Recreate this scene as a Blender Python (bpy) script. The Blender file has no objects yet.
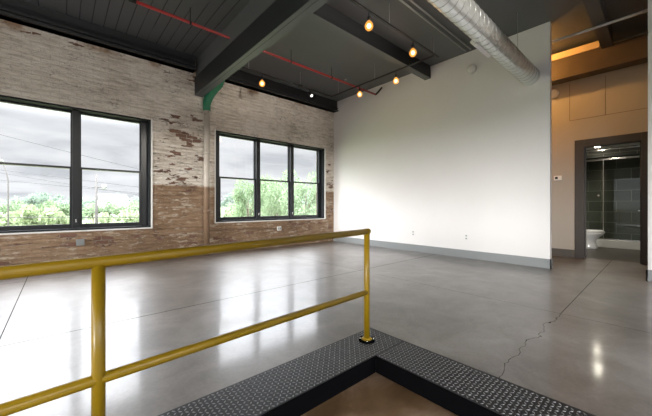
import bpy, bmesh, math, random
from mathutils import Vector, Matrix
random.seed(7)
sc = bpy.context.scene
col = sc.collection
PI = math.pi

# ------------------------------------------------------------------ camera
FPX, CAMH, VH = 300.0, 1.10, 206.0
YAW = math.radians(41.6)
FW = Vector((math.sin(YAW), math.cos(YAW), 0)); RT = Vector((math.cos(YAW), -math.sin(YAW), 0))
cam_d = bpy.data.cameras.new('camera'); cam = bpy.data.objects.new('camera', cam_d); col.objects.link(cam)
cam_d.sensor_width = 36; cam_d.lens = 36 * FPX / 652; cam_d.shift_y = -(208 - VH) / 652
cam_d.clip_start = .02; cam_d.clip_end = 2000
cam.location = (0, 0, CAMH); cam.rotation_euler = (PI / 2, 0, -YAW)
sc.camera = cam

def at(u, v, t):
    """survey helper: point at depth t along a sight line"""
    return Vector((0, 0, CAMH)) + (FW + RT * ((u - 326) / FPX) + Vector((0, 0, 1)) * ((VH - v) / FPX)) * t

# ------------------------------------------------------------------ object helpers
def tag(o, label=None, cat=None, group=None, kind=None):
    if label: o['label'] = label
    if cat: o['category'] = cat
    if group: o['group'] = group
    if kind: o['kind'] = kind
    return o

def empty(name, loc=(0, 0, 0), rz=0.0):
    o = bpy.data.objects.new(name, None); col.objects.link(o)
    o.location = loc; o.rotation_euler = (0, 0, rz); o.empty_display_size = .1
    return o

class MB:
    def __init__(s): s.bm = bmesh.new()
    def box(s, x0, x1, y0, y1, z0, z1, bev=0):
        vs = [s.bm.verts.new((x, y, z)) for x in (x0, x1) for y in (y0, y1) for z in (z0, z1)]
        fs = []
        for q in ((0, 1, 3, 2), (4, 6, 7, 5), (0, 4, 5, 1), (2, 3, 7, 6), (0, 2, 6, 4), (1, 5, 7, 3)):
            fs.append(s.bm.faces.new([vs[i] for i in q]))
        if bev:
            es = list({e for f in fs for e in f.edges})
            bmesh.ops.bevel(s.bm, geom=es, offset=bev, segments=2, affect='EDGES', profile=.5)
        return s
    def tube(s, pts, r, n=12, cap=True, smooth=True):
        pts = [Vector(p) for p in pts]
        rs = r if isinstance(r, (list, tuple)) else [r] * len(pts)
        rings = []; up = None
        for i, p in enumerate(pts):
            a = pts[max(i - 1, 0)]; b = pts[min(i + 1, len(pts) - 1)]
            d = (b - a).normalized()
            if up is None:
                up = Vector((0, 0, 1)) if abs(d.z) < .9 else Vector((1, 0, 0))
            s1 = d.cross(up).normalized(); up = s1.cross(d).normalized()
            rings.append([s.bm.verts.new(p + (s1 * math.cos(2 * PI * k / n) + up * math.sin(2 * PI * k / n)) * rs[i]) for k in range(n)])
        for A, B in zip(rings, rings[1:]):
            for k in range(n):
                f = s.bm.faces.new((A[k], A[(k + 1) % n], B[(k + 1) % n], B[k])); f.smooth = smooth
        if cap:
            s.bm.faces.new(rings[0][::-1]); s.bm.faces.new(rings[-1])
        return s
    def loft(s, rings, n=20, cap=True):
        """rings: (cx, cy, z, rx, ry)"""
        R = [[s.bm.verts.new((cx + rx * math.cos(2 * PI * k / n), cy + ry * math.sin(2 * PI * k / n), z)) for k in range(n)] for cx, cy, z, rx, ry in rings]
        for A, B in zip(R, R[1:]):
            for k in range(n):
                f = s.bm.faces.new((A[k], A[(k + 1) % n], B[(k + 1) % n], B[k])); f.smooth = True
        if cap:
            s.bm.faces.new(R[0][::-1]); s.bm.faces.new(R[-1])
        return s
    def ball(s, c, r, sx=1, sy=1, sz=1, sub=2):
        g = bmesh.ops.create_icosphere(s.bm, subdivisions=sub, radius=r, matrix=Matrix.Translation(Vector(c)) @ Matrix.Diagonal((sx, sy, sz, 1)))
        for v in g['verts']:
            for f in v.link_faces: f.smooth = True
        return s
    def quad(s, a, b, c, d):
        s.bm.faces.new([s.bm.verts.new(p) for p in (a, b, c, d)]); return s
    def build(s, name, mat, parent=None, loc=None):
        bmesh.ops.recalc_face_normals(s.bm, faces=s.bm.faces[:])
        me = bpy.data.meshes.new(name); s.bm.to_mesh(me); s.bm.free()
        me.materials.append(mat)
        o = bpy.data.objects.new(name, me); col.objects.link(o)
        if parent: o.parent = parent
        if loc: o.location = loc
        return o

def copy_tree(o, parent=None):
    c = o.copy(); col.objects.link(c)
    if parent: c.parent = parent
    for ch in list(o.children): copy_tree(ch, c)
    return c

def wall_cells(mb, axis, p0, p1, a0, a1, z0, z1, holes):
    """solid wall between planes p0..p1 of the axis, spanning a0..a1 by z0..z1 with openings (a, b, za, zb)"""
    A = sorted({a0, a1, *[h[0] for h in holes], *[h[1] for h in holes]})
    for x, y in zip(A, A[1:]):
        Z = sorted({z0, z1, *[z for h in holes if h[0] <= x and h[1] >= y for z in h[2:4]]})
        for za, zb in zip(Z, Z[1:]):
            if any(h[0] <= x and h[1] >= y and h[2] <= za and h[3] >= zb for h in holes): continue
            if axis == 'y': mb.box(x, y, p0, p1, za, zb)
            else: mb.box(p0, p1, x, y, za, zb)
    bmesh.ops.remove_doubles(mb.bm, verts=mb.bm.verts[:], dist=1e-5)
    # inner faces shared by two cells are dropped so the wall is one shell
    seen = {}
    for f in mb.bm.faces:
        seen.setdefault(tuple(sorted(v.index for v in f.verts)), []).append(f)
    mb.bm.verts.index_update(); seen = {}
    for f in mb.bm.faces: seen.setdefault(tuple(sorted(v.index for v in f.verts)), []).append(f)
    bmesh.ops.delete(mb.bm, geom=[f for v in seen.values() if len(v) > 1 for f in v], context='FACES_ONLY')
    return mb

# ------------------------------------------------------------------ material helpers
class NT:
    def __init__(s, name):
        s.m = bpy.data.materials.new(name); s.m.use_nodes = True
        s.t = s.m.node_tree; s.n = s.t.nodes; s.l = s.t.links
        s.b = s.n['Principled BSDF']
        s._co = None
    def new(s, typ, **kw):
        n = s.n.new(typ)
        for k, v in kw.items(): setattr(n, k, v)
        return n
    def link(s, a, b): s.l.new(a, b)
    def put(s, sock, v):
        if hasattr(v, 'is_output') or isinstance(v, bpy.types.NodeSocket): s.l.new(v, sock)
        else: sock.default_value = v
    def co(s):
        if s._co is None:
            s._co = s.new('ShaderNodeTexCoord').outputs['Object']
        return s._co
    def xyz(s, v=None):
        n = s.new('ShaderNodeSeparateXYZ'); s.link(v or s.co(), n.inputs[0]); return n.outputs
    def comb(s, x, y, z):
        n = s.new('ShaderNodeCombineXYZ')
        for i, v in enumerate((x, y, z)): s.put(n.inputs[i], v)
        return n.outputs[0]
    def math(s, op, a, b=0.0, c=None, clamp=False):
        n = s.new('ShaderNodeMath', operation=op, use_clamp=clamp)
        s.put(n.inputs[0], a); s.put(n.inputs[1], b)
        if c is not None: s.put(n.inputs[2], c)
        return n.outputs[0]
    def noise(s, scale, detail=4, rough=.55, vec=None, dist=0):
        n = s.new('ShaderNodeTexNoise'); n.inputs['Scale'].default_value = scale
        n.inputs['Detail'].default_value = detail; n.inputs['Roughness'].default_value = rough
        n.inputs['Distortion'].default_value = dist
        s.link(vec or s.co(), n.inputs['Vector']); return n.outputs['Fac']
    def scaled(s, v, x, y, z):
        n = s.new('ShaderNodeVectorMath', operation='MULTIPLY'); s.link(v, n.inputs[0]); n.inputs[1].default_value = (x, y, z); return n.outputs[0]
    def ramp(s, f, stops):
        n = s.new('ShaderNodeValToRGB'); s.link(f, n.inputs[0])
        e = n.color_ramp.elements
        while len(e) < len(stops): e.new(.5)
        for i, (p, c) in enumerate(stops):
            e[i].position = p; e[i].color = (*c, 1) if len(c) == 3 else c
        return n.outputs['Color']
    def step(s, f, a, b):
        n = s.new('ShaderNodeMapRange', interpolation_type='SMOOTHSTEP'); s.put(n.inputs['Value'], f)
        n.inputs['From Min'].default_value = a; n.inputs['From Max'].default_value = b; return n.outputs[0]
    def mix(s, f, a, b, mode='MIX'):
        n = s.new('ShaderNodeMix', data_type='RGBA', blend_type=mode)
        s.put(n.inputs[0], f)
        for i, v in ((6, a), (7, b)):
            if isinstance(v, tuple) and len(v) == 3: v = (*v, 1)
            s.put(n.inputs[i], v)
        return n.outputs[2]
    def bump(s, h, strength=.3, dist=.01, normal=None):
        n = s.new('ShaderNodeBump'); n.inputs['Strength'].default_value = strength; n.inputs['Distance'].default_value = dist
        s.link(h, n.inputs['Height'])
        if normal: s.link(normal, n.inputs['Normal'])
        return n.outputs[0]
    def set(s, **kw):
        names = dict(color='Base Color', rough='Roughness', metal='Metallic', normal='Normal', ior='IOR', spec='Specular IOR Level',
                     coat='Coat Weight', coat_rough='Coat Roughness', emit='Emission Color', emit_s='Emission Strength', trans='Transmission Weight', alpha='Alpha')
        for k, v in kw.items():
            if isinstance(v, tuple) and len(v) == 3: v = (*v, 1)
            s.put(s.b.inputs[names[k]], v)
        return s.m

def plain(name, c, rough=.5, metal=0, var=.12, scale=14, bump=0, spec=.5):
    t = NT(name)
    n = t.noise(scale, 5)
    cc = t.mix(n, tuple(x * (1 - var) for x in c), tuple(min(1, x * (1 + var)) for x in c))
    kw = dict(color=cc, rough=rough, metal=metal, spec=spec)
    if bump: kw['normal'] = t.bump(t.noise(scale * 6, 4), bump, .004)
    return t.set(**kw)

# ---- painted brick
def brick_material():
    t = NT('painted_brick')
    x, y, z = t.xyz()
    wob = t.noise(1.6, 3, .5); wob2 = t.noise(7, 3, .6)
    zz = t.math('ADD', z, t.math('MULTIPLY', t.math('SUBTRACT', wob2, .5), .03))
    flat = t.comb(t.math('ADD', x, y), zz, 0.0)
    bt = t.new('ShaderNodeTexBrick'); t.link(flat, bt.inputs['Vector'])
    bt.inputs['Scale'].default_value = 1; bt.inputs['Brick Width'].default_value = .23; bt.inputs['Row Height'].default_value = .078
    bt.inputs['Mortar Size'].default_value = .008; bt.inputs['Mortar Smooth'].default_value = .35; bt.inputs['Bias'].default_value = 0
    bt.inputs['Color1'].default_value = (0, 0, 0, 1); bt.inputs['Color2'].default_value = (1, 1, 1, 1); bt.inputs['Mortar'].default_value = (.5, .5, .5, 1)
    mortar = bt.outputs['Fac']
    rnd = t.math('MULTIPLY', bt.outputs['Color'], 1.0)
    streak = t.noise(1, 6, .62, t.scaled(t.co(), 3.2, 3.2, 17))
    fine = t.noise(38, 5, .65)
    big = t.noise(.9, 4, .6)
    # paint coats: cream above, brown dado below 1.53 m (as on the wall itself)
    cream = t.ramp(t.math('ADD', t.math('MULTIPLY', streak, .6), t.math('MULTIPLY', big, .4)),
                   [(.34, (.42, .35, .28)), (.44, (.68, .60, .51)), (.55, (.84, .77, .68)), (.68, (.90, .85, .78))])
    brown = t.ramp(t.math('ADD', t.math('MULTIPLY', streak, .55), t.math('MULTIPLY', big, .45)),
                   [(.36, (.19, .115, .066)), (.5, (.30, .195, .12)), (.64, (.42, .29, .19))])
    dado = t.step(t.math('ADD', zz, t.math('MULTIPLY', t.math('SUBTRACT', fine, .5), .05)), 1.56, 1.52)
    # the brown coat reaches only as far as the second window; farther right the brick is cream then bare
    paint = t.mix(dado, cream, brown)
    # scuffs of old pale paint in the dado
    sc_n = t.noise(1, 6, .7, t.scaled(t.co(), 5, 5, 26))
    scuff = t.math('MULTIPLY', t.step(sc_n, .515, .60), t.step(t.noise(2.3, 3, .6), .47, .56))
    paint = t.mix(t.math('MULTIPLY', t.math('MULTIPLY', scuff, dado), .9), paint, (.56, .47, .37))
    # bare brick where the paint has flaked
    def blob(cx, cz, rx, rz):
        a = t.math('DIVIDE', t.math('SUBTRACT', x, cx), rx); b = t.math('DIVIDE', t.math('SUBTRACT', z, cz), rz)
        d = t.math('ADD', t.math('MULTIPLY', a, a), t.math('MULTIPLY', b, b))
        return t.math('SUBTRACT', 1.0, d, clamp=True)
    area = blob(1.95, 2.55, .75, .75)
    for bl in ((1.9, 1.75, .7, .5), (2.2, 3.0, .35, .5), (6.3, 1.4, .22, 1.7), (.5, .5, 1.4, .30), (5.2, .52, 1.3, .32), (3.4, .4, 1.0, .25), (-.6, .35, 1.2, .3), (2.1, .35, .9, .3), (2.3, 3.95, 1.0, .18), (-.3, 3.98, 1.0, .12)):
        area = t.math('MAXIMUM', area, blob(*bl))
    chip = t.math('ADD', t.math('MULTIPLY', t.noise(1, 5, .6, t.scaled(t.co(), 3.4, 3.4, 9)), .78), t.math('MULTIPLY', rnd, .18))
    thr = t.math('SUBTRACT', t.math('ADD', chip, t.math('MULTIPLY', area, .175)), .0)
    bare = t.math('MULTIPLY', t.step(thr, .685, .71), t.step(area, .0, .12))
    brickc = t.ramp(t.math('ADD', t.math('MULTIPLY', rnd, .5), t.math('MULTIPLY', fine, .5)),
                    [(.2, (.07, .036, .025)), (.5, (.155, .078, .052)), (.8, (.25, .14, .10))])
    brickc = t.mix(t.math('MULTIPLY', mortar, .8), brickc, (.36, .30, .24))
    c = t.mix(bare, paint, brickc)
    # rusty streak under the beam
    rust = t.math('MULTIPLY', t.step(z, 3.86, 4.02), t.step(t.noise(1.7, 4, .6), .50, .64))
    c = t.mix(t.math('MULTIPLY', rust, .8), c, (.33, .17, .07))
    # darker along the mortar joints
    c = t.mix(t.math('MULTIPLY', mortar, .12), c, (.16, .125, .10))
    h = t.math('ADD', t.math('MULTIPLY', mortar, -.5), t.math('ADD', t.math('MULTIPLY', streak, 1.0), t.math('MULTIPLY', fine, .3)))
    lump = t.noise(1, 5, .7, t.scaled(t.co(), 9, 9, 24), dist=.6)
    h = t.math('ADD', h, t.math('MULTIPLY', lump, .9))
    ck = t.math('ABSOLUTE', t.math('SUBTRACT', t.noise(1, 4, .6, t.scaled(t.co(), 1.6, 1.6, 6.5), dist=.5), .5))
    ck = t.math('MULTIPLY', t.step(ck, .012, .004), t.step(t.noise(1.3, 2, .5), .46, .56))
    c = t.mix(t.math('MULTIPLY', ck, .55), c, (.10, .075, .055))
    c = t.mix(t.math('MULTIPLY', t.step(lump, .56, .70), .30), c, (.93, .88, .80))
    c = t.mix(t.math('MULTIPLY', t.step(lump, .46, .34), t.math('SUBTRACT', .30, t.math('MULTIPLY', dado, .25))), c, (.20, .155, .115))
    h = t.math('SUBTRACT', h, t.math('MULTIPLY', t.math('ADD', bare, ck), .25))
    return t.set(color=c, rough=.75, normal=t.bump(h, 1.0, .03), spec=.3)

# ---- polished concrete
def concrete_material():
    t = NT('polished_concrete')
    x, y, z = t.xyz()
    big = t.noise(.55, 5, .6, dist=.6); mid = t.noise(2.7, 6, .65, dist=.8); fine = t.noise(42, 4, .6)
    f = t.math('ADD', t.math('MULTIPLY', big, .5), t.math('ADD', t.math('MULTIPLY', mid, .38), t.math('MULTIPLY', fine, .12)))
    c = t.ramp(f, [(.37, (.048, .038, .032)), (.46, (.098, .081, .070)), (.54, (.152, .132, .117)), (.64, (.235, .212, .193))])
    def line(v, at_, w, wob=0.0):
        d = t.math('SUBTRACT', v, at_)
        if wob: d = t.math('ADD', d, t.math('MULTIPLY', t.math('SUBTRACT', t.noise(2.6, 3, .6), .5), wob))
        return t.step(t.math('ABSOLUTE', d), w, w * .4)
    j = line(x, -.37, .006)
    for k in (line(x, 3.83, .0035), line(x, 8.03, .005), line(y, 3.45, .008), line(y, 6.18, .005), line(y, -2.0, .005)):
        j = t.math('MAXIMUM', j, k)
    saw = t.math('MULTIPLY', line(y, .70, .0045), t.step(x, 3.8, 3.85))
    crack = t.math('MULTIPLY', t.math('MULTIPLY', line(y, .72, .003, .30), t.math('LESS_THAN', x, 3.84)), t.step(t.noise(2.2, 3, .6), .28, .38))
    j = t.math('MAXIMUM', j, t.math('MAXIMUM', saw, crack))
    c = t.mix(t.math('MULTIPLY', j, .85), c, (.02, .017, .015))
    rough = t.math('ADD', t.math('MULTIPLY', mid, .14), .36)
    rough = t.math('ADD', rough, t.math('MULTIPLY', j, .4))
    nrm = t.bump(t.math('ADD', t.math('MULTIPLY', t.noise(2.1, 3, .5), 1.0), t.math('MULTIPLY', j, -.2)), .10, .02)
    return t.set(color=c, rough=rough, normal=nrm, ior=2.0, spec=t.math('MULTIPLY', t.math('SUBTRACT', 1.0, j), .5), coat=t.math('MULTIPLY', t.math('SUBTRACT', 1.0, j), .36), coat_rough=.11)

def ceiling_material():
    t = NT('dark_grey_ceiling_paint')
    x, y, z = t.xyz()
    n = t.noise(.8, 5, .6); f = t.noise(30, 3)
    c = t.mix(n, (.088, .092, .096), (.125, .128, .130))
    fr = t.math('FRACT', t.math('DIVIDE', x, .17))
    g = t.step(t.math('ABSOLUTE', t.math('SUBTRACT', fr, .5)), .06, .025)
    g = t.math('MULTIPLY', g, t.step(t.noise(1, 2, .5, t.scaled(t.co(), 6, .5, 1)), .38, .46))
    g = t.math('MULTIPLY', g, t.math('LESS_THAN', x, 2.3))
    c = t.mix(t.math('MULTIPLY', g, .9), c, (.008, .008, .008))
    return t.set(color=c, rough=.55, normal=t.bump(t.math('SUBTRACT', t.math('MULTIPLY', f, .15), g), .3, .01))

M = {}
M['brick'] = brick_material()
M['floor'] = concrete_material()
M['ceiling'] = ceiling_material()
M['beam'] = plain('charcoal_beam_paint', (.019, .021, .024), .5, bump=.1)
M['wallw'] = plain('white_wall_paint', (.82, .798, .782), .6, var=.02, scale=2, bump=.04)
M['wallb'] = plain('warm_grey_wall_paint', (.40, .365, .315), .6, var=.03, scale=2)
M['base'] = plain('grey_baseboard_paint', (.27, .285, .285), .4, var=.04)
M['based'] = plain('dark_baseboard_paint', (.085, .075, .065), .4, var=.05)
M['black'] = plain('black_window_paint', (.016, .018, .021), .32, var=.15)
M['lining'] = plain('black_lining_paint', (.016, .018, .020), .75, var=.15, spec=.25)
M['white'] = plain('white_paint', (.80, .79, .76), .5, var=.05)
M['yellow'] = plain('yellow_rail_paint', (.27, .165, .004), .30, var=.10, scale=9, bump=.03)
M['plate'] = plain('black_tread_plate_paint', (.055, .056, .059), .48, metal=.9, var=.3, scale=25)
M['worn'] = plain('worn_tread_steel', (.29, .29, .29), .42, metal=.8, var=.25, scale=25)
M['skirt'] = plain('black_skirt_paint', (.004, .004, .0045), .9, var=.2, spec=0.0)
M['chrome'] = plain('brushed_chrome', (.75, .75, .74), .18, metal=1, var=.04)
M['red'] = plain('red_pipe_paint', (.34, .020, .020), .4, var=.15)
M['dark'] = plain('black_metal', (.012, .012, .012), .4, var=.2)
M['grey'] = plain('galvanised_conduit', (.42, .42, .41), .4, metal=.6, var=.1)
M['green'] = plain('green_pipe_paint', (.016, .17, .085), .45, var=.25, scale=18)
M['frame'] = plain('dark_bronze_door_paint', (.048, .040, .033), .4, var=.1)
M['wood'] = plain('brown_header_paint', (.080, .052, .026), .55, var=.25, scale=5)
M['pine'] = plain('pine_board', (.66, .48, .25), .5, var=.08)
M['joist'] = plain('grey_joist_paint', (.06, .062, .065), .5)
M['porcelain'] = plain('white_porcelain', (.82, .82, .79), .12, var=.02)
M['screen'] = plain('dark_display', (.015, .02, .018), .2)
M['bark'] = plain('grey_brown_bark', (.13, .10, .075), .9, var=.3)
M['polew'] = plain('weathered_pole', (.085, .08, .078), .9, var=.2)
M['wire'] = plain('black_cable', (.03, .03, .033), .7)

def galv():
    t = NT('galvanised_duct_metal')
    n = t.noise(5, 4, .6); s_ = t.noise(24, 3, .5)
    c = t.mix(n, (.62, .64, .63), (.85, .87, .86))
    return t.set(color=c, metal=.8, rough=t.math('ADD', t.math('MULTIPLY', s_, .15), .24))
M['galv'] = galv()
M['seam'] = plain('duct_seam_metal', (.42, .425, .42), .4, metal=.8)

def pit_mat():
    t = NT('brown_landing_concrete')
    n = t.noise(1.6, 5, .62, dist=.7)
    c = t.ramp(n, [(.34, (.045, .025, .011)), (.5, (.125, .072, .036)), (.64, (.25, .17, .115))])
    return t.set(color=c, rough=.32)
M['pit'] = pit_mat()

def pipe_paint():
    t = NT('pipe_in_cream_and_brown_paint')
    x, y, z = t.xyz(); n = t.noise(9, 5, .65)
    c = t.mix(t.step(z, 1.56, 1.50), t.mix(n, (.42, .365, .30), (.66, .61, .54)), t.mix(n, (.15, .09, .052), (.29, .19, .12)))
    c = t.mix(t.step(t.noise(5, 4, .6), .64, .68), c, (.10, .055, .04))
    return t.set(color=c, rough=.6, normal=t.bump(n, .3, .01))
M['pipe'] = pipe_paint()

M['bathfloor'] = plain('dark_bathroom_floor', (.055, .046, .036), .4, var=.2, scale=3)
def tile_mat():
    t = NT('dark_grey_wall_tile')
    x, y, z = t.xyz()
    bt = t.new('ShaderNodeTexBrick'); t.link(t.comb(t.math('ADD', x, y), z, 0.0), bt.inputs['Vector'])
    bt.inputs['Scale'].default_value = 1; bt.inputs['Brick Width'].default_value = .62; bt.inputs['Row Height'].default_value = .31; bt.inputs['Mortar Size'].default_value = .006
    bt.inputs['Color1'].default_value = (.060, .064, .052, 1); bt.inputs['Color2'].default_value = (.10, .104, .088, 1); bt.inputs['Mortar'].default_value = (.26, .26, .22, 1)
    return t.set(color=bt.outputs['Color'], rough=.5)
M['tile'] = tile_mat()

def glass_mat(name, k=.06, tint=(1, 1, 1)):
    t = NT(name); t.n.remove(t.b)
    tr = t.new('ShaderNodeBsdfTransparent'); tr.inputs[0].default_value = (*tint, 1)
    gl = t.new('ShaderNodeBsdfGlossy'); gl.inputs['Roughness'].default_value = .02
    mx = t.new('ShaderNodeMixShader'); mx.inputs[0].default_value = k
    t.link(tr.outputs[0], mx.inputs[1]); t.link(gl.outputs[0], mx.inputs[2])
    t.link(mx.outputs[0], t.n['Material Output'].inputs[0]); return t.m
M['glass'] = glass_mat('window_glass', .05)
M['shower'] = glass_mat('shower_glass', .035, (.93, .96, .93))

def emit_mat(name, c, s, see=0.0):
    t = NT(name); t.n.remove(t.b)
    e = t.new('ShaderNodeEmission'); e.inputs[0].default_value = (*c, 1); e.inputs[1].default_value = s
    out = e.outputs[0]
    if see:
        tr = t.new('ShaderNodeBsdfTransparent'); mx = t.new('ShaderNodeMixShader'); mx.inputs[0].default_value = see
        t.link(out, mx.inputs[1]); t.link(tr.outputs[0], mx.inputs[2]); out = mx.outputs[0]
    t.link(out, t.n['Material Output'].inputs[0]); return t.m
M['amber'] = emit_mat('amber_bulb_glass', (1, .40, .07), 1.5, .45)
M['filament'] = emit_mat('glowing_filament', (1, .62, .26), 9)
M['led'] = emit_mat('white_lamp_face', (1, .97, .92), 1.6)
M['down'] = emit_mat('downlight_lens', (1, .90, .70), 70)

# ------------------------------------------------------------------ room shell
XW, YB, ZC = 6.45, 6.90, 4.35           # white wall plane, brick wall plane, ceiling
XL, YF = -4.6, -3.4                      # unseen left wall and the wall behind the camera
W1 = (-2.02, 1.39, .665, 2.85); W2 = (2.70, 6.08, .72, 2.86)

def struct(o, label=None, cat=None): return tag(o, label, cat, None, 'structure')

b = MB(); wall_cells(b, 'y', YB, YB + .42, XL - .3, 8.6, -.3, ZC + .3, [W1, W2])
struct(b.build('wall_back', M['brick']), 'worn painted brick wall with two black windows', 'wall')
b = MB(); wall_cells(b, 'x', XL - .3, XL, YF, YB, -.3, ZC + .3, [(-3.1, .0, .7, 2.85), (.1, 3.15, .7, 2.85), (3.25, 6.4, .7, 2.85)])  # openings added and sized to let daylight onto the white wall
struct(b.build('wall_left', M['wallw']), 'painted wall with tall openings added for light on the left side of the room', 'wall')
b = MB(); wall_cells(b, 'y', YF - .3, YF, XL - .3, 8.6, -1.6, ZC + .3, [(-4.0, -.6, .7, 3.0), (.6, 4.6, .7, 3.0)])  # unseen openings added to brighten the room
struct(b.build('wall_front', M['wallw']), 'painted wall behind the camera with tall openings added for light', 'wall')
b = MB().box(XW, XW + .11, 1.33, YB, 0, ZC)
struct(b.build('wall_right', M['wallw']), 'smooth white wall with grey baseboard, pierced by the round duct', 'wall')
b = MB().box(XW, XW + .11, YF, .156, 0, ZC)
struct(b.build('wall_right_front', M['wallw']), 'end of the white wall at the right edge of the picture', 'wall')
DO = (.276, 1.11, 0, 2.335)
b = MB(); wall_cells(b, 'x', 8.2, 8.35, -1.8, 4.6, 0, ZC, [(DO[0], DO[1], -.0, DO[3])])
struct(b.build('wall_hallway', M['wallb']), 'warm grey hallway wall around the dark door frame', 'wall')
# thin panel joints on the upper hallway wall
M['joint'] = plain('panel_joint_shadow_gap', (.16, .135, .10), .7)
b = MB()
for yy in (1.345, .78, .19): b.box(8.196, 8.2, yy - .004, yy + .004, 2.93, 3.72)
b.box(8.196, 8.2, .0, 1.345, 2.926, 2.934)
struct(b.build('trim_1', M['joint']), 'thin dark panel joints on the upper hallway wall', 'trim')
b = MB().box(XW + .11, 8.2, 4.5, 4.6, 0, ZC)
struct(b.build('wall_hallway_back', M['wallb']), 'end wall of the hallway behind the white wall', 'wall')
b = MB().box(XW + .11, 8.2, -1.8, -1.7, 0, ZC)
struct(b.build('wall_hallway_front', M['wallb']), 'front end wall of the hallway', 'wall')
b = MB().box(XL - .3, 8.6, YF - .3, YB + .42, ZC, ZC + .2)
struct(b.build('ceiling', M['ceiling']), 'dark grey painted board ceiling', 'ceiling')
# floor with the stair opening
PX, PY = 1.74, 1.41
b = MB().box(XL - .2, 8.35, PY, YB, -.16, 0).box(PX, 8.35, YF, PY, -.16, 0).box(XL - .2, -1.6, YF, PY, -.16, 0)
struct(b.build('floor', M['floor']), 'polished grey brown concrete floor with saw-cut joints', 'floor')
b = MB().box(-1.7, PX + .02, YF, PY + .02, -.24, -.118)
struct(b.build('floor_landing', M['pit']), 'brown landing one step below the polished floor', 'floor')
# baseboards
b = MB().box(XW - .018, XW, 1.312, YB, 0, .165).box(XW - .018, XW + .128, 1.312, 1.33, 0, .165).box(XW + .11, XW + .128, 1.312, 4.5, 0, .165)
struct(b.build('baseboard_right', M['base']), 'grey baseboard along the foot of the white wall', 'baseboard')
b = MB().box(XW - .018, XW, YF, .174, 0, .165).box(XW - .018, XW + .128, .156, .174, 0, .165)
struct(b.build('baseboard_right_front', M['base']), 'grey baseboard at the right edge of the picture', 'baseboard')
b = MB().box(8.18, 8.2, 1.26, 4.5, 0, .165).box(8.18, 8.2, -1.7, .125, 0, .165)
struct(b.build('baseboard_hallway', M['based']), 'dark baseboard on the hallway wall beside the door', 'baseboard')

# ------------------------------------------------------------------ beams
def beam(name, mb, mat, label):
    return tag(mb.build(name, mat), label, 'beam', None, 'structure')
beam('ceiling_beam', MB().box(2.235, 2.40, YF, YB + .02, 3.56, 3.95, .006), M['beam'], 'deep charcoal ceiling beam running out from the brick wall')
MB().box(2.232, 2.403, YF, YB - .002, 3.548, 3.5595).build('floorlit_underside', M['ceiling'], bpy.data.objects['ceiling_beam'])  # paler slab: floor light on the beam's underside put into its colour
beam('ceiling_beam', MB().box(2.42, XW, 3.60, 3.74, 4.08, ZC + .01, .005), M['beam'], 'charcoal cross beam meeting the white wall')
MB().box(2.42, XW - .002, 3.597, 3.743, 4.066, 4.0795).build('floorlit_underside', M['ceiling'], bpy.data.objects['ceiling_beam.001'])  # floor light under the cross beam, painted as a paler slab
for xa, xb, lb in ((XL, 2.2, 'charcoal edge beam over the left window along the brick wall'), (2.44, XW, 'charcoal edge beam over the right window along the brick wall')):
    beam('ceiling_beam', MB().box(xa, xb, 6.74, YB + .01, 4.03, ZC + .01).box(xa, xb, 6.68, YB + .005, 4.03, 4.055).box(xa, xb, 6.70, 6.75, 4.10, 4.13), M['beam'], lb)
beam('ceiling_joist', MB().box(4.6, 7.76, .63, .79, 4.1, ZC + .01), M['joist'], 'dark grey joist crossing the hallway ceiling')
beam('header_beam', MB().box(7.76, 8.05, -1.7, 4.5, 3.73, 4.145, .006), M['wood'], 'brown header beam above the hallway door')
beam('ledger_board', MB().box(7.74, 7.80, .82, 4.5, 4.147, 4.28, .004), M['pine'], 'pale board on top of the header beam glowing orange')

MB().box(2.262, 2.40, YF, YB - .002, 3.951, ZC).build('top_plate', M['ceiling'], bpy.data.objects['ceiling_beam'])

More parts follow.
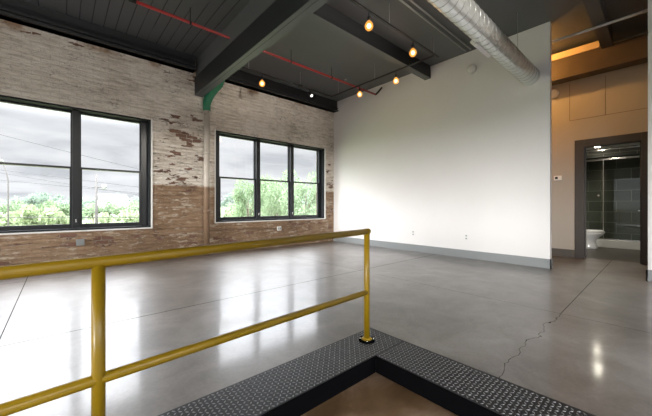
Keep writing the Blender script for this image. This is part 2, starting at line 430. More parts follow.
# ------------------------------------------------------------------ windows
def make_window(name, hole, glass0, lab):
    x0, x1, z0, z1 = hole
    w = empty(name, ((x0 + x1) / 2, YB, z0)); struct(w, lab, 'window')
    ox, oz = -(x0 + x1) / 2, -z0
    P = lambda mb, nm, mt, par=w: _shift(mb, ox, -YB, oz).build(nm, mt, par)
    P(MB().box(x0, x0 + .03, YB + .02, YB + .30, z0, z1).box(x1 - .03, x1, YB + .02, YB + .30, z0, z1)
      .box(x0 + .03, x1 - .03, YB + .02, YB + .30, z1 - .03, z1).box(x0 + .03, x1 - .03, YB + .02, YB + .30, z0, z0 + .035), 'jamb_lining', M['lining'])
    # pale plaster bead round the opening
    P(MB().box(x0 - .02, x0 + .004, YB - .012, YB + .03, z0 - .02, z1 + .02).box(x1 - .004, x1 + .022, YB - .012, YB + .03, z0 - .02, z1 + .02)
      .box(x0 + .004, x1 - .004, YB - .012, YB + .03, z0 - .02, z0 + .004), 'plaster_bead', M['white'])
    y0, y1 = YB + .15, YB + .28
    gl = [(glass0 + 1.075 * k, glass0 + 1.075 * k + .90) for k in range(3)]
    # outer stiles and mullions
    edges = [x0 + .03] + [e for a, c in gl for e in (a - .035, c + .035)] + [x1 - .03]
    P(MB().box(edges[0], edges[1], y0, y1, z0 + .03, z1 - .03), 'stile', M['black'])
    P(MB().box(edges[-2], edges[-1], y0, y1, z0 + .03, z1 - .03), 'stile', M['black'])
    for k in (2, 4):
        m = P(MB().box(edges[k], edges[k + 1], y0 - .03, y1, z0 + .03, z1 - .03, .004), 'mullion', M['black'])
        xm = (edges[k] + edges[k + 1]) / 2
        lk = _shift(MB().box(xm - .012, xm + .012, y0 - .045, y0 - .03, z0 + .14, z0 + .20, .003), ox, -YB, oz).build('latch', M['chrome'], m)
    zm = 1.79
    for a, c in gl:
        for nm, ya, za, zb, rb, rt, sw in (('upper_sash', YB + .215, zm - .018, z1 - .03, .036, .035, .022), ('lower_sash', YB + .165, z0 + .035, zm + .018, .075, .034, .035)):
            q = MB().box(a - .035, a - .035 + sw, ya, ya + .045, za, zb).box(c + .035 - sw, c + .035, ya, ya + .045, za, zb)
            q.box(a - .035 + sw, c + .035 - sw, ya, ya + .045, za, za + rb).box(a - .035 + sw, c + .035 - sw, ya, ya + .045, zb - rt, zb)
            s_ = P(q, nm, M['black'])
            P(MB().box(a - .035 + sw, c + .035 - sw, ya + .02, ya + .026, za + rb, zb - rt), 'pane', M['glass'], s_)
    return w
def _shift(mb, x, y, z):
    bmesh.ops.translate(mb.bm, verts=mb.bm.verts[:], vec=(x, y, z)); return mb
make_window('window_1', W1, -1.842, 'large black sash window cut by the left edge of the picture')
make_window('window_2', W2, 2.89, 'large black three bay sash window near the corner')

# ------------------------------------------------------------------ guard railing
PZ = .012
rail = empty('guard_railing', (1.863, 1.60, PZ))
tag(rail, 'yellow steel pipe guard railing bolted beside the stair opening', 'railing')
A, B2 = Vector((1.863, 1.60, 0)), Vector((.118, 1.525, 0))
d = (B2 - A).normalized(); E_ = A + d * 3.1
def rp(p, z): return (p.x - A.x, p.y - A.y, z - PZ)
def zt(p): return .893 - .012 * (A - p).length
def zm_(p): return .402 - .003 * (A - p).length
RR = .0238
for p in (A, B2):
    po = MB().tube([rp(p, PZ + .008), rp(p, zt(p) + (RR * .98 if p is A else -.01))], RR, 20).build('post', M['yellow'], rail)
    MB().loft([(p.x - A.x, p.y - A.y, 0, .066, .066), (p.x - A.x, p.y - A.y, .009, .066, .066), (p.x - A.x, p.y - A.y, .012, .058, .058)], 28).build('base_plate', M['skirt'], rail)
    MB().loft([(p.x - A.x, p.y - A.y, .012, .044, .044), (p.x - A.x, p.y - A.y, .022, .034, .034), (p.x - A.x, p.y - A.y, .024, .026, .026)], 24).build('collar', M['yellow'], rail)
    for k in range(4):
        a = PI / 4 + k * PI / 2
        MB().loft([(p.x - A.x + .054 * math.cos(a), p.y - A.y + .054 * math.sin(a), .011, .008, .008), (p.x - A.x + .054 * math.cos(a), p.y - A.y + .054 * math.sin(a), .018, .007, .007)], 6).build('bolt', M['chrome'], rail)
MB().tube([rp(A - d * RR, zt(A)), rp(E_, zt(E_))], RR, 20).build('top_rail', M['yellow'], rail)
MB().tube([rp(A, zm_(A)), rp(E_, zm_(E_))], RR * .94, 20).build('middle_rail', M['yellow'], rail)

# ------------------------------------------------------------------ tread plates round the opening
def tread(name, x0, x1, y0, y1, z0, skirt_box, lab):
    root = empty(name, (x0, y0, 0)); tag(root, lab, 'tread plate')
    q = MB().box(0, x1 - x0, 0, y1 - y0, z0, z0 + .006)
    p, zt_ = .0262, z0 + .006
    nx, ny = int((x1 - x0) / p), int((y1 - y0) / p)
    for i in range(nx):
        for j in range(ny):
            cx, cy = (i + .5) * p, (j + .5) * p
            for k, (ox_, oy_) in enumerate(((0, 0),)):
                an = PI / 4 if (i + j) % 2 else -PI / 4
                ca, sa = math.cos(an), math.sin(an)
                L, W, H = .0118, .0050, .0030
                v = [q.bm.verts.new((cx + ca * a - sa * c, cy + sa * a + ca * c, zt_ + h)) for a, c, h in ((L, 0, 0), (0, W, 0), (-L, 0, 0), (0, -W, 0), (L * .35, 0, H), (-L * .35, 0, H))]
                for f in ((0, 1, 4), (1, 5, 4), (1, 2, 5), (2, 3, 5), (3, 4, 5), (3, 0, 4)):
                    q.bm.faces.new([v[g] for g in f]).material_index = 1
    pl_ = q.build('plate', M['plate'], root); pl_.data.materials.append(M['worn'])
    sx0, sx1, sy0, sy1, sz0, sz1 = skirt_box
    MB().box(sx0 - x0, sx1 - x0, sy0 - y0, sy1 - y0, sz0, sz1).build('skirt', M['skirt'], root)
    return root
tread('tread_plate', -1.5, 2.085, 1.40, 1.748, .004, (-1.5, PX - .012, 1.398, 1.409, -.116, .004), 'black diamond plate strip under the yellow railing')
tread('tread_plate', 1.728, 2.085, -1.6, 1.3996, .004, (1.728, 1.739, -1.6, 1.3975, -.116, .004), 'black diamond plate strip along the right side of the stair opening')

# ------------------------------------------------------------------ vertical pipe and green elbow, low conduit
vp = empty('drain_pipe', (2.46, 6.788, 0)); tag(vp, 'painted vertical drain pipe between the two windows', 'pipe')
MB().tube([(0, 0, 0.0), (0, 0, 3.30)], .062, 18).build('pipe_shaft', M['pipe'], vp)
MB().tube([(0, 0, 3.22), (0, 0, 3.36), (.015, 0, 3.45), (.05, 0, 3.56), (.11, 0, 3.68), (.19, 0, 3.80), (.27, -.0, 3.90), (.32, 0, 4.03)], [.080, .082, .090, .098, .104, .106, .104, .10], 18).build('elbow', M['green'], vp)
for zz in (.95, 2.25, 3.2): MB().tube([(0, 0, zz), (0, 0, zz + .07)], .075, 18).build('coupling', M['pipe'], vp)
c_ = MB().tube([(1.42, 6.885, .54), (3.3, 6.885, .535), (4.33, 6.885, .50)], .012, 10).build('wall_conduit', M['pipe'])
tag(c_, 'thin painted conduit running low along the brick wall', 'conduit')

def outlet(loc, lab, ax, sz=(.115, .115), mat='white', dpt=.045):
    r = empty('wall_outlet', loc); tag(r, lab, 'outlet')
    w, h = sz
    if ax == 'y':
        MB().box(-w / 2, w / 2, -dpt, 0, -h / 2, h / 2, .004).build('box', M[mat], r)
        for s in (-1, 1):
            MB().box(s * .026 - .018, s * .026 + .018, -dpt - .003, -dpt, -.03, .03, .002).build('socket', M['base'], r)
    else:
        MB().box(-dpt, 0, -w / 2, w / 2, -h / 2, h / 2, .003).build('cover', M[mat], r)
        for s in (-1, 1):
            MB().box(-dpt - .003, -dpt, -.017, .017, s * .030 - .014, s * .030 + .014, .002).build('socket', M['base'], r)
    return r
outlet((.275, YB, .455), 'grey surface outlet box on the brick below the left window', 'y', (.115, .11), 'base')
outlet((4.42, YB, .495), 'small white outlet box on the brick below the right window', 'y', (.11, .11), 'white')
outlet((XW, 4.06, .44), 'white outlet on the white wall, nearer the brick corner', 'x', (.075, .12), 'white', .006)
outlet((XW, 2.78, .44), 'white outlet on the white wall, nearer the hallway', 'x', (.075, .12), 'white', .006)

# ------------------------------------------------------------------ alarm on the white wall, thermostat, hallway dome
r = empty('smoke_alarm', (XW, 2.67, 3.96)); tag(r, 'round white smoke alarm high on the white wall', 'alarm')
MB().tube([(0, 0, 0), (-.03, 0, 0)], .098, 28).build('mounting_plate', M['white'], r)
MB().tube([(-.03, 0, 0), (-.055, 0, 0), (-.075, 0, 0), (-.088, 0, 0)], [.085, .08, .062, .03], 28).build('dome', M['white'], r)
r = empty('thermostat', (8.2, 1.545, 1.715)); tag(r, 'small white thermostat on the hallway wall left of the door', 'thermostat')
MB().box(-.03, 0, -.07, .07, -.05, .05, .006).build('case', M['white'], r)
MB().box(-.033, -.03, -.0, .05, -.022, .025).build('display', M['screen'], r)
r = empty('alarm_strobe', (8.2, 1.62, 3.58)); tag(r, 'round pale alarm sounder on the hallway wall, half hidden by the white wall', 'alarm')
MB().tube([(0, 0, 0), (-.04, 0, 0), (-.07, 0, 0)], [.10, .095, .07], 24).build('sounder', M['white'], r)

# ------------------------------------------------------------------ duct
dy, dz, dr = 1.63, 3.47, .146
du = empty('spiral_duct', (0, dy, dz)); tag(du, 'galvanised spiral air duct running into the white wall', 'duct')
MB().tube([(1.2 + k * .25, 0, 0) for k in range(22)], dr, 40, cap=False).build('duct_body', M['galv'], du)
n = 24; pts = [(1.2 + i / n * .135, (dr + .001) * math.cos(2 * PI * i / n), (dr + .001) * math.sin(2 * PI * i / n)) for i in range(int(n * 5.25 / .135))]
MB().tube(pts, .0045, 5).build('spiral_seam', M['seam'], du)
MB().tube([(XW - .05, 0, 0), (XW - .002, 0, 0)], dr + .008, 40).build('end_collar', M['galv'], du)
for x in (3.4, 5.75):
    MB().tube([(x, 0, ZC - dz), (x, 0, dr)], .004, 6).build('hanger_rod', M['grey'], du)
an = math.radians(-38)
g = MB().box(-.26, .26, -.05, .05, 0, .045, .004)
for k in range(6): g.box(-.24, .24, -.040 + k * .0145, -.034 + k * .0145, .045, .050)
g = g.build('air_register', M['white'], du)
ax = Vector((0, math.cos(an), math.sin(an)))
rot = Matrix.Identity(3); rot.col[0] = (1, 0, 0); rot.col[2] = ax; rot.col[1] = ax.cross(Vector((1, 0, 0)))
g.rotation_euler = rot.to_euler(); g.location = Vector((4.55, 0, 0)) + ax * (dr - .006)

# ------------------------------------------------------------------ ceiling conduits, sprinkler pipe, hallway pipe
for yy, lb in ((2.73, 'thin pale ceiling conduit, the one farther from the duct'), (2.63, 'thin pale ceiling conduit, the one nearer the duct')):
    tag(MB().tube([(2.45, yy, 4.315), (6.3, yy, 4.315)], .014, 10).build('ceiling_conduit', M['grey']), lb, 'conduit')
sp = empty('sprinkler_pipe', (0, 5.15, 4.1)); tag(sp, 'red sprinkler pipe running below the dark ceiling', 'pipe')
MB().tube([(.80, 0, 0), (6.34, 0, 0)], .023, 12).build('pipe_run', M['red'], sp)
MB().tube([(-1.5, 0, 0), (.80, 0, 0)], .023, 12).build('pipe_run', M['dark'], sp)
MB().tube([(.74, 0, 0), (.84, 0, 0)], .034, 12).build('coupling', M['dark'], sp)
MB().tube([(6.30, 0, 0), (6.36, 0, 0), (6.40, -.05, .06), (6.44, -.15, .17)], .023, 12).build('elbow', M['dark'], sp)
for x in (1.6, 3.6, 4.75):
    MB().tube([(x, 0, -.03), (x, 0, .25)], .006, 6).tube([(x - .014, 0, 0), (x + .014, 0, 0)], .032, 12).build('hanger', M['dark'], sp)
for x in (5.2,):
    MB().tube([(x, 0, 0), (x, 0, .07)], .012, 8).tube([(x, 0, .07), (x, 0, .075), (x, 0, .10)], [.02, .024, .008], 10).build('sprinkler_head', M['chrome'], sp)
hp = MB().tube([(6.66, -1.7, 4.065), (6.66, 4.5, 4.065)], .024, 12).build('hallway_pipe', M['grey'])
tag(hp, 'grey pipe crossing below the hallway ceiling', 'pipe')

# ------------------------------------------------------------------ track lighting
TZ, TY1, TY2, TX = 4.0, 2.92, 5.85, 5.40
tr = empty('lighting_track', (2.45, TY1, TZ)); tag(tr, 'black lighting track hung below the beams around the bay', 'lighting track')
def T(x, y, z): return (x - 2.45, y - TY1, z - TZ)
def tb(x0, x1, y0, y1, z0, z1): return MB().box(x0 - 2.45, x1 - 2.45, y0 - TY1, y1 - TY1, z0 - TZ, z1 - TZ, .003)
tb(2.45, TX + .12, TY1 - .018, TY1 + .018, TZ - .012, TZ + .012).build('track_bar', M['dark'], tr)
tb(TX - .018, TX + .018, TY1 + .018, TY2 - .018, TZ - .012, TZ + .012).build('track_bar', M['dark'], tr)
tb(2.45, TX + .018, TY2 - .018, TY2 + .018, TZ - .012, TZ + .012).build('track_bar', M['dark'], tr)
tb(4.30, 4.42, TY2 - .03, TY2 + .03, TZ - .03, TZ + .03).build('feed_box', M['dark'], tr)
MB().tube([T(2.45, TY1 + .06, TZ + .05), T(TX, TY1 + .06, TZ + .05)], .008, 8).build('feed_cable', M['grey'], tr)
for x, y in ((3.95, TY1), (5.35, TY1), (TX, 4.4), (TX, 5.6), (4.36, TY2), (3.0, TY2)):
    MB().tube([T(x, y, TZ + .01), T(x, y, ZC)], .005, 6).build('hanger_rod', M['grey'], tr)

def track_lamp(loc, lab):
    r = empty('track_lamp', loc); tag(r, lab, 'lamp', 'amber bulbs on the lighting track')
    MB().tube([(0, 0, -.012), (0, 0, -.075)], .011, 10).build('stem', M['dark'], r)
    MB().tube([(0, 0, -.07), (0, 0, -.08), (0, 0, -.135), (0, 0, -.14)], [.016, .026, .026, .02], 16).build('socket', M['dark'], r)
    bl = MB().loft([(0, 0, -.135, .020, .020), (0, 0, -.15, .028, .028), (0, 0, -.17, .047, .047), (0, 0, -.195, .060, .060), (0, 0, -.222, .064, .064), (0, 0, -.25, .056, .056), (0, 0, -.272, .036, .036), (0, 0, -.282, .010, .010)], 24).build('bulb', M['amber'], r)
    MB().ball((0, 0, -.215), .034, sz=1.15).build('filament', M['filament'], bl)
    return r
lamps = []
def add_lamp(loc, lab):
    if not lamps: o = track_lamp(loc, lab)
    else:
        o = copy_tree(lamps[0]); o.location = loc; o['label'] = lab
    lamps.append(o)
    ld = bpy.data.lights.new('bulb_glow', 'POINT'); ld.energy = 1.2; ld.color = (1, .50, .17); ld.shadow_soft_size = .07
    lo = bpy.data.objects.new('bulb_glow', ld); col.objects.link(lo); lo.location = Vector(loc) + Vector((0, 0, -.36))
add_lamp((3.45, TY1, TZ), 'glowing amber bulb highest in the picture, left of the duct')
add_lamp((4.63, TY1, TZ), 'glowing amber bulb just above the cross beam end')
add_lamp((TX, 3.82, TZ), 'glowing amber bulb in front of the white wall, right of the sprinkler pipe')
add_lamp((TX, 4.86, TZ), 'glowing amber bulb beside the end of the red sprinkler pipe')
add_lamp((3.32, TY2, TZ), 'glowing amber bulb above the right window near the deep beam')
# one spot head on the far bar
r = empty('track_spotlight', (4.66, TY2, TZ)); tag(r, 'small black spotlight with a white face above the right window', 'lamp')
MB().tube([(0, 0, -.012), (0, 0, -.09)], .011, 10).build('stem', M['dark'], r)
hd = Vector((.06, -.72, -.70)).normalized(); c0 = Vector((0, 0, -.11))
hdo = MB().tube([c0 - hd * .06, c0 - hd * .05, c0 + hd * .07, c0 + hd * .085], [.03, .042, .052, .052], 20).build('lamp_head', M['dark'], r)
MB().tube([c0 + hd * .084, c0 + hd * .090], .038, 20).build('lamp_face', M['led'], r)
# the amber lamp of the hallway
r = copy_tree(lamps[0]); r.location = (7.02, 2.14, ZC - .05); r.name = 'hallway_lamp'; del r['group']
tag(r, 'amber ceiling bulb hidden behind the end of the white wall', 'lamp')
MB().tube([(0, 0, .05), (0, 0, .03), (0, 0, -.015)], [.06, .06, .02], 20).build('canopy', M['dark'], r)
ld = bpy.data.lights.new('hallway_glow', 'POINT'); ld.energy = 100; ld.color = (1, .50, .14); ld.shadow_soft_size = .05
lo = bpy.data.objects.new('hallway_glow', ld); col.objects.link(lo); lo.location = (7.12, 2.14, ZC - .20)
bpy.context.view_layer.update()

# ------------------------------------------------------------------ door and bathroom
dr_ = empty('door_1', (8.2, .276, 0)); struct(dr_, 'dark bronze door frame with the door swung open into the bathroom', 'door')
D = lambda x0, x1, y0, y1, z0, z1, b_=0: MB().box(x0 - 8.2, x1 - 8.2, y0 - .276, y1 - .276, z0, z1, b_)
q = D(8.165, 8.365, 1.105, 1.255, 0, 2.485, .004); q.box(-.035, .165, -.146, .005, 0, 2.485, .004); q.box(-.035, .165, .005, .829, 2.33, 2.485, .004)
q.build('door_frame', M['frame'], dr_)
D(8.26, 8.30, 1.085, 1.105, 0, 2.33).box(.06, .10, .005, .025, 0, 2.33).build('door_stop', M['frame'], dr_)
lf = D(8.372, 9.17, .243, .284, .012, 2.32, .003).build('door_leaf', M['frame'], dr_)
for z_ in (.30, 1.15, 2.05):
    MB().tube([(.160, .016, z_ - .05), (.160, .016, z_ + .05)], .010, 10).build('hinge', M['chrome'], lf)
MB().tube([(.90, .008, 1.0), (.90, .065, 1.0), (.80, .068, 1.0)], .010, 10).build('handle', M['chrome'], lf)

BX0, BX1, BYa, BYb, BZ = 8.35, 12.1, .12, 1.88, 2.62
struct(MB().box(BX1, BX1 + .1, BYa - .1, BYb + .1, 0, BZ).build('wall_bathroom_back', M['tile']), 'dark grey tiled shower wall in the bathroom', 'wall')
struct(MB().box(BX0, BX1, BYb, BYb + .1, 0, BZ).build('wall_bathroom_left', M['tile']), 'dark tiled left wall of the bathroom behind the toilet', 'wall')
struct(MB().box(BX0, BX1, BYa - .1, BYa, 0, BZ).build('wall_bathroom_right', M['tile']), 'dark tiled right wall of the bathroom', 'wall')
struct(MB().box(BX0, BX1 + .1, BYa - .1, BYb + .1, BZ, BZ + .1).build('ceiling_bathroom', M['white']), 'white bathroom ceiling', 'ceiling')
struct(MB().box(BX0, BX1 + .1, BYa - .1, BYb + .1, -.1, .0).build('floor_bathroom', M['bathfloor']), 'dark brown bathroom floor beyond the door', 'floor')
struct(MB().box(10.72, 10.95, BYa, BYb, 2.40, BZ).build('trim_bathroom', M['tile']), 'dark tiled bulkhead over the shower', 'trim')

sh = empty('shower_screen', (10.9, 1.0, 0)); tag(sh, 'glass shower screen with chrome rails in the bathroom', 'shower screen')
MB().box(-.07, .07, BYa - 1.0, BYb - 1.0, 0, .20, .008).build('curb', M['porcelain'], sh)
MB().box(-.03, .03, BYa - 1.0, BYb - 1.0, .202, .235, .005).build('bottom_rail', M['chrome'], sh)
MB().box(-.025, .025, BYa - 1.0, BYb - 1.0, 2.32, 2.375, .005).build('top_rail', M['chrome'], sh)
MB().box(-.205, -.18, BYa - 1.0, BYb - 1.0, 2.555, 2.60, .004).build('header_bar', M['chrome'], sh)
g1 = MB().box(-.022, -.014, .072, BYb - 1.0, .235, 2.32).build('glass_panel', M['shower'], sh)
MB().box(.014, .022, BYa - 1.0, .14, .235, 2.32).build('glass_panel', M['shower'], sh)
MB().box(-.026, -.010, .07, .084, .235, 2.32).build('panel_edge', M['chrome'], g1)
MB().tube([(-.022, .17, 1.38), (-.06, .17, 1.38)], [.03, .025], 16).build('knob', M['chrome'], g1)

tl = empty('toilet', (10.35, BYb, 0)); tag(tl, 'white toilet seen through the open bathroom door', 'toilet')
MB().loft([(0, -.52, 0, .13, .24), (0, -.52, .05, .12, .23), (0, -.50, .18, .115, .21), (0, -.52, .28, .15, .25), (0, -.56, .37, .195, .30), (0, -.57, .42, .205, .315)], 28).build('bowl', M['porcelain'], tl)
MB().loft([(0, -.57, .421, .20, .31), (0, -.57, .428, .21, .32), (0, -.57, .445, .21, .32), (0, -.57, .452, .20, .31)], 28).build('seat', M['porcelain'], tl)
MB().loft([(0, -.56, .453, .20, .30), (0, -.56, .460, .208, .31), (0, -.56, .475, .205, .305), (0, -.56, .484, .17, .27)], 28).build('lid', M['porcelain'], tl)
MB().box(-.21, .21, -.215, -.005, .40, .80, .025).build('tank', M['porcelain'], tl)
MB().box(-.22, .22, -.225, -.002, .80, .835, .012).build('tank_lid', M['porcelain'], tl)

for x, y, lb in ((9.10, .99, 'round bathroom ceiling downlight just inside the door'), (10.25, 1.13, 'round bathroom ceiling downlight near the shower')):
    r = empty('downlight', (x, y, BZ)); tag(r, lb, 'lamp')
    MB().tube([(0, 0, 0), (0, 0, -.010)], .085, 24).build('trim_ring', M['white'], r)
    MB().tube([(0, 0, -.0101), (0, 0, -.016)], .06, 24).build('lens', M['down'], r)
    ld = bpy.data.lights.new('downlight_beam', 'SPOT'); ld.energy = 95; ld.color = (1, .93, .80); ld.spot_size = 2.6; ld.spot_blend = .6; ld.shadow_soft_size = .06
    lo = bpy.data.objects.new('downlight_beam', ld); col.objects.link(lo); lo.location = (x, y, BZ - .02)

# ------------------------------------------------------------------ outside
def ground_mat():
    t = NT('meadow_ground')
    n = t.noise(.045, 5, .6); f = t.noise(.5, 4, .6)
    c = t.ramp(t.math('ADD', t.math('MULTIPLY', n, .6), t.math('MULTIPLY', f, .4)), [(.36, (.10, .13, .06)), (.5, (.15, .18, .08)), (.6, (.20, .205, .14)), (.7, (.25, .24, .21))])
    return t.set(color=c, rough=.95)
def leaf_mat(name, a, b_):
    t = NT(name)
    oi = t.new('ShaderNodeObjectInfo').outputs['Random']
    n = t.noise(.9, 3, .6)
    c = t.mix(t.math('ADD', t.math('MULTIPLY', n, .7), t.math('MULTIPLY', oi, .3)), a, b_)
    m = t.set(color=c, rough=.7)
    # leaves let some light through
    tl_ = t.new('ShaderNodeBsdfTranslucent'); t.link(c, tl_.inputs[0])
    mx = t.new('ShaderNodeMixShader'); mx.inputs[0].default_value = .35
    t.link(t.b.outputs[0], mx.inputs[1]); t.link(tl_.outputs[0], mx.inputs[2]); t.link(mx.outputs[0], t.n['Material Output'].inputs[0])
    return m
M['leaf'] = leaf_mat('green_leaves', (.14, .21, .11), (.225, .30, .18))
M['leafy'] = leaf_mat('yellow_green_leaves', (.235, .30, .16), (.31, .37, .23))
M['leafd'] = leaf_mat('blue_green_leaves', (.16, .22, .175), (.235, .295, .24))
GZ = -4.2
gm = MB().quad((-260, 12, GZ), (420, 12, GZ), (420, 420, GZ), (-260, 420, GZ)).build('ground', ground_mat())
struct(gm, 'green meadow below the windows', 'ground')

def crown_mb(rx, rz, n, ls, seed):
    rnd = random.Random(seed); q = MB()
    cl = [(Vector((rnd.uniform(-.75, .75) * rx, rnd.uniform(-.75, .75) * rx, rnd.uniform(-.65, .75) * rz)), rnd.uniform(.30, .52)) for _ in range(13)] + [(Vector((0, 0, 0)), .75)]
    for _ in range(n):
        c, k = rnd.choice(cl)
        dv = Vector((rnd.gauss(0, 1), rnd.gauss(0, 1), rnd.gauss(0, 1))).normalized() * (rnd.random() ** .4)
        p = c + Vector((dv.x * rx * k, dv.y * rx * k, dv.z * rz * k))
        a = Vector((rnd.gauss(0, 1), rnd.gauss(0, 1), rnd.gauss(0, 1))).normalized(); bb = a.orthogonal().normalized(); s = ls * rnd.uniform(.6, 1.3)
        q.quad(p - a * s, p + bb * s * .55, p + a * s, p - bb * s * .55)
    return q
protos = {}
def tree(kind, loc, H, lab, mat, grp, name='tree'):
    """H: total height; crown and trunk scale with it"""
    key = (kind, mat)
    if key not in protos:
        r = empty(name, loc)
        if kind == 'bush':
            crown_mb(.62, .46, 900, .085, 11).build('foliage', M[mat], r, (0, 0, .50))
            MB().tube([(0, 0, 0), (.02, 0, .25), (.05, .02, .5)], [.03, .025, .015], 7).build('stem', M['bark'], r)
        else:
            near = kind == 'near'
            crown_mb(.40, .36, 4200 if near else 1100, .022 if near else .042, 5 if near else 3).build('crown', M[mat], r, (0, 0, .62))
            q = MB().tube([(0, 0, 0), (.004, 0, .25), (0, .005, .5), (.01, 0, .8)], [.03, .022, .017, .008], 8)
            for a in range(5):
                an_ = a * 1.3; q.tube([(0, 0, .38 + a * .05), (.10 * math.cos(an_), .10 * math.sin(an_), .50 + a * .06), (.24 * math.cos(an_), .24 * math.sin(an_), .60 + a * .06)], [.012, .008, .003], 6)
            q.build('trunk', M['bark'], r)
        protos[key] = r
    else:
        r = copy_tree(protos[key]); r.name = name
    r.location = loc; r.rotation_euler = (0, 0, random.uniform(0, 6.28)); r.scale = (H, H, H)
    tag(r, lab, 'tree' if kind != 'bush' else 'bush', grp)
    return r
def ground_at(u, t):
    p = at(u, VH, t); return Vector((p.x, p.y, GZ))
# trees close behind the right window: (pixel column, depth, top row)
def H_for(t, v): return (VH - v) / FPX * t + CAMH - GZ
for u, t, v, lb in ((277, 30, 172, 'tall leafy tree behind the middle bay of the right window'), (306, 27, 176, 'leafy tree behind the right bay of the right window'), (248, 36, 181, 'leafy tree beside the first mullion of the right window')):
    o = tree('near', ground_at(u, t), H_for(t, v), lb, 'leaf', 'trees near the right window')
    o.scale = (o.scale.z * .62, o.scale.z * .62, o.scale.z)
k = 0
for u in range(-70, 345, 14):
    t = 95 + 18 * math.sin(u * .7) + random.uniform(-8, 8)
    v = 195.5 + 2.5 * math.sin(u * .09 + 1) + random.uniform(-2, 2)
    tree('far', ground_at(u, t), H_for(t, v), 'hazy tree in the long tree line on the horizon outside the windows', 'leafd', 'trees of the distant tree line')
for u in range(-60, 340, 17):
    t = 66 + random.uniform(-6, 6); v = 203 + random.uniform(-3, 3)
    o = tree('far', ground_at(u, t), H_for(t, v), 'green tree in the nearer row below the horizon tree line', 'leaf', 'trees of the nearer row')
for u, t, v in ((28, 44, 204), (44, 46, 207), (58, 47, 211), (12, 45, 211), (-8, 44, 208), (104, 46, 212), (128, 45, 209), (226, 46, 207), (240, 44, 208), (255, 40, 205), (305, 40, 206), (286, 42, 205)):
    h_ = H_for(t, v)
    o = tree('bush', ground_at(u, t), h_, 'pale yellow green shrub in the meadow below the windows', 'leafy', 'shrubs in the meadow')
    o.scale = (h_ * .8, h_ * .8, h_)
# house
p = ground_at(112, 84)
hs = empty('house', (p.x, p.y, GZ), .3); tag(hs, 'small white house among the trees behind the left window', 'house')
MB().box(-3.2, 3.2, -2, 2, 0, 7.2).build('house_walls', M['white'], hs)
q = MB(); vs = [(-3.5, -2.4, 7.2), (3.5, -2.4, 7.2), (3.5, 2.4, 7.2), (-3.5, 2.4, 7.2), (-3.5, 0, 8.6), (3.5, 0, 8.6)]
vv = [q.bm.verts.new(x) for x in vs]
for f in ((0, 1, 5, 4), (2, 3, 4, 5), (0, 4, 3), (1, 2, 5), (0, 3, 2, 1)): q.bm.faces.new([vv[i] for i in f])
q.build('roof', M['base'], hs)
# utility pole
t = 44; p = ground_at(96.5, t); top = H_for(t, 173.5)
up_ = empty('utility_pole', p); tag(up_, 'grey utility pole with crossarm behind the right pane of the left window', 'pole')
MB().tube([(0, 0, 0), (0, 0, top)], [.20, .15], 12).build('pole_shaft', M['polew'], up_)
arm = RT * 1.0
MB().tube([tuple(-arm * .7 + Vector((0, 0, top - 2.0))), tuple(arm * 1.5 + Vector((0, 0, top - 2.0)))], .07, 8).build('crossarm', M['polew'], up_)
MB().tube([tuple(arm * 1.1 + Vector((0, 0, top - 2.3))), tuple(arm * 1.1 + Vector((0, 0, top - 1.6)))], .26, 12).build('transformer', M['base'], up_)
# street lamp
t = 30; p = ground_at(8.2, t); h1 = H_for(t, 181)
sl = empty('street_lamp', p); tag(sl, 'slender bent street lamp at the far left of the left window', 'street lamp')
lv = -RT
MB().tube([(0, 0, 0), (0, 0, h1), tuple(lv * .12 + Vector((0, 0, h1 + .7))), tuple(lv * .45 + Vector((0, 0, h1 + 1.6))), tuple(lv * .75 + Vector((0, 0, h1 + 2.0)))], [.085, .06, .055, .05, .045], 10).build('lamp_post', M['polew'], sl)
MB().ball(tuple(lv * .85 + Vector((0, 0, h1 + 2.02))), .26, sz=.55).build('lamp_head', M['base'], sl)
# overhead wires
for i, (a, c, lb) in enumerate((((-40, 124.2, 36), (215, 187, 50), 'highest black overhead wire crossing the left window'),
        ((-40, 164.7, 44), (330, 209, 44), 'overhead wire just below the sash line of the left window'),
        ((-40, 166.2, 45), (215, 206, 46), 'steeply sloping lower overhead wire outside the left window'),
        ((-40, 176.0, 46), (330, 209.5, 46), 'lowest overhead wire above the trees outside the left window'))):
    P0, P1 = at(*a), at(*c)
    pts = [P0.lerp(P1, s / 10) - Vector((0, 0, .15 * (1 - (2 * s / 10 - 1) ** 2))) for s in range(11)]
    tag(MB().tube(pts, .026, 6).build('overhead_wire', M['wire']), lb, 'wire')
# guard cable past the left window
P0, P1 = at(-60, 217.4, 17), at(165, 217.4, 17)
tag(MB().tube([P0, P1], .02, 6).build('guard_cable', M['wire']), 'thin level cable low outside the left window', 'cable')

# ------------------------------------------------------------------ daylight
w = bpy.data.worlds.new('overcast_sky'); sc.world = w; w.use_nodes = True
nt = w.node_tree; N = nt.nodes; L = nt.links; bg = N['Background']
tc = N.new('ShaderNodeTexCoord'); sep = N.new('ShaderNodeSeparateXYZ'); L.new(tc.outputs['Generated'], sep.inputs[0])
def wm(op, a, b_=0.0, clamp=False):
    n = N.new('ShaderNodeMath'); n.operation = op; n.use_clamp = clamp
    for i, v in enumerate((a, b_)):
        if isinstance(v, bpy.types.NodeSocket): L.new(v, n.inputs[i])
        else: n.inputs[i].default_value = v
    return n.outputs[0]
zc = sep.outputs[2]
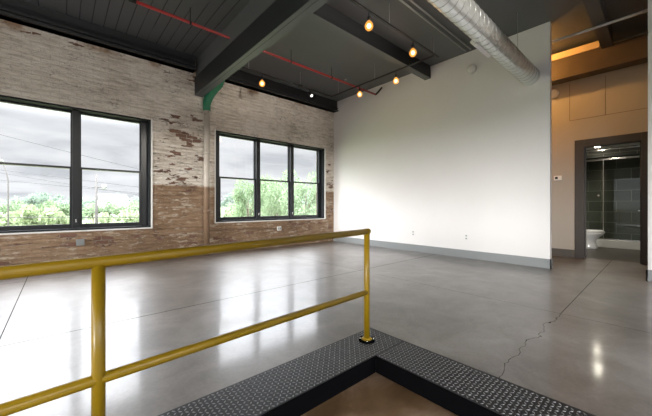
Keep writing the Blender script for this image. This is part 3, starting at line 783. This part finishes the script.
# a cloud layer seen in perspective
den = wm('ADD', wm('MAXIMUM', zc, 0.0), .12)
cv = N.new('ShaderNodeCombineXYZ'); L.new(wm('DIVIDE', sep.outputs[0], den), cv.inputs[0]); L.new(wm('DIVIDE', sep.outputs[1], den), cv.inputs[1])
no = N.new('ShaderNodeTexNoise'); no.inputs['Scale'].default_value = 1.15; no.inputs['Detail'].default_value = 7; no.inputs['Roughness'].default_value = .55; no.inputs['Distortion'].default_value = .4
L.new(cv.outputs[0], no.inputs['Vector'])
rp_ = N.new('ShaderNodeValToRGB'); L.new(no.outputs['Fac'], rp_.inputs[0])
e = rp_.color_ramp.elements
e[0].position = .34; e[0].color = (.58, .61, .655, 1); e[1].position = .62; e[1].color = (.86, .88, .91, 1)
m_ = e.new(.47); m_.color = (.74, .765, .80, 1)
# overcast luminance: low at the horizon, several times brighter overhead
mr = N.new('ShaderNodeMapRange'); mr.interpolation_type = 'SMOOTHSTEP'; L.new(zc, mr.inputs['Value'])
mr.inputs['From Min'].default_value = .205; mr.inputs['From Max'].default_value = .42; mr.inputs['To Min'].default_value = 1.13; mr.inputs['To Max'].default_value = 19.0
# below the horizon: dull ground all round
below = N.new('ShaderNodeMapRange'); L.new(zc, below.inputs['Value'])
below.inputs['From Min'].default_value = -.02; below.inputs['From Max'].default_value = .0
gmx = N.new('ShaderNodeMix'); gmx.data_type = 'RGBA'; L.new(below.outputs[0], gmx.inputs[0]); gmx.inputs[6].default_value = (.16, .17, .14, 1); L.new(rp_.outputs[0], gmx.inputs[7])
L.new(gmx.outputs[2], bg.inputs['Color']); L.new(mr.outputs[0], bg.inputs['Strength'])
# soft low sun added to brighten the white wall through the side openings
def sun(name, dirv, energy, angle, colr):
    ld_ = bpy.data.lights.new(name, 'SUN'); ld_.energy = energy; ld_.angle = math.radians(angle); ld_.color = colr
    o = bpy.data.objects.new(name, ld_); col.objects.link(o)
    o.rotation_euler = Vector(dirv).to_track_quat('-Z', 'Y').to_euler(); o.location = (-20, -20, 20)
sun('fill_sun', (.94, .30, -.085), 3.2, 12, (1, .99, .97))

# added fill spotlights without fixtures behind the camera, brightening the brick
for x, tx, e_ in ((-2.0, -.1, 420), (3.3, 1.9, 560)):
    ld = bpy.data.lights.new('fill_spot', 'SPOT'); ld.energy = e_; ld.color = (1, .93, .84); ld.spot_size = 1.28; ld.spot_blend = .7; ld.shadow_soft_size = .12
    lo = bpy.data.objects.new('fill_spot', ld); col.objects.link(lo); lo.location = (x, -1.3, 3.7)
    lo.rotation_euler = (Vector((tx, YB, 2.1)) - lo.location).to_track_quat('-Z', 'Y').to_euler()

# ------------------------------------------------------------------ view
sc.view_settings.view_transform = 'Standard'; sc.view_settings.look = 'None'
sc.view_settings.exposure = 0.0; sc.view_settings.gamma = 1.0; sc.view_settings.use_curve_mapping = False
sc.cycles.max_bounces = 10; sc.cycles.diffuse_bounces = 6; sc.cycles.transparent_max_bounces = 16
sc.cycles.sample_clamp_indirect = 8
sc.cycles.use_denoising = True
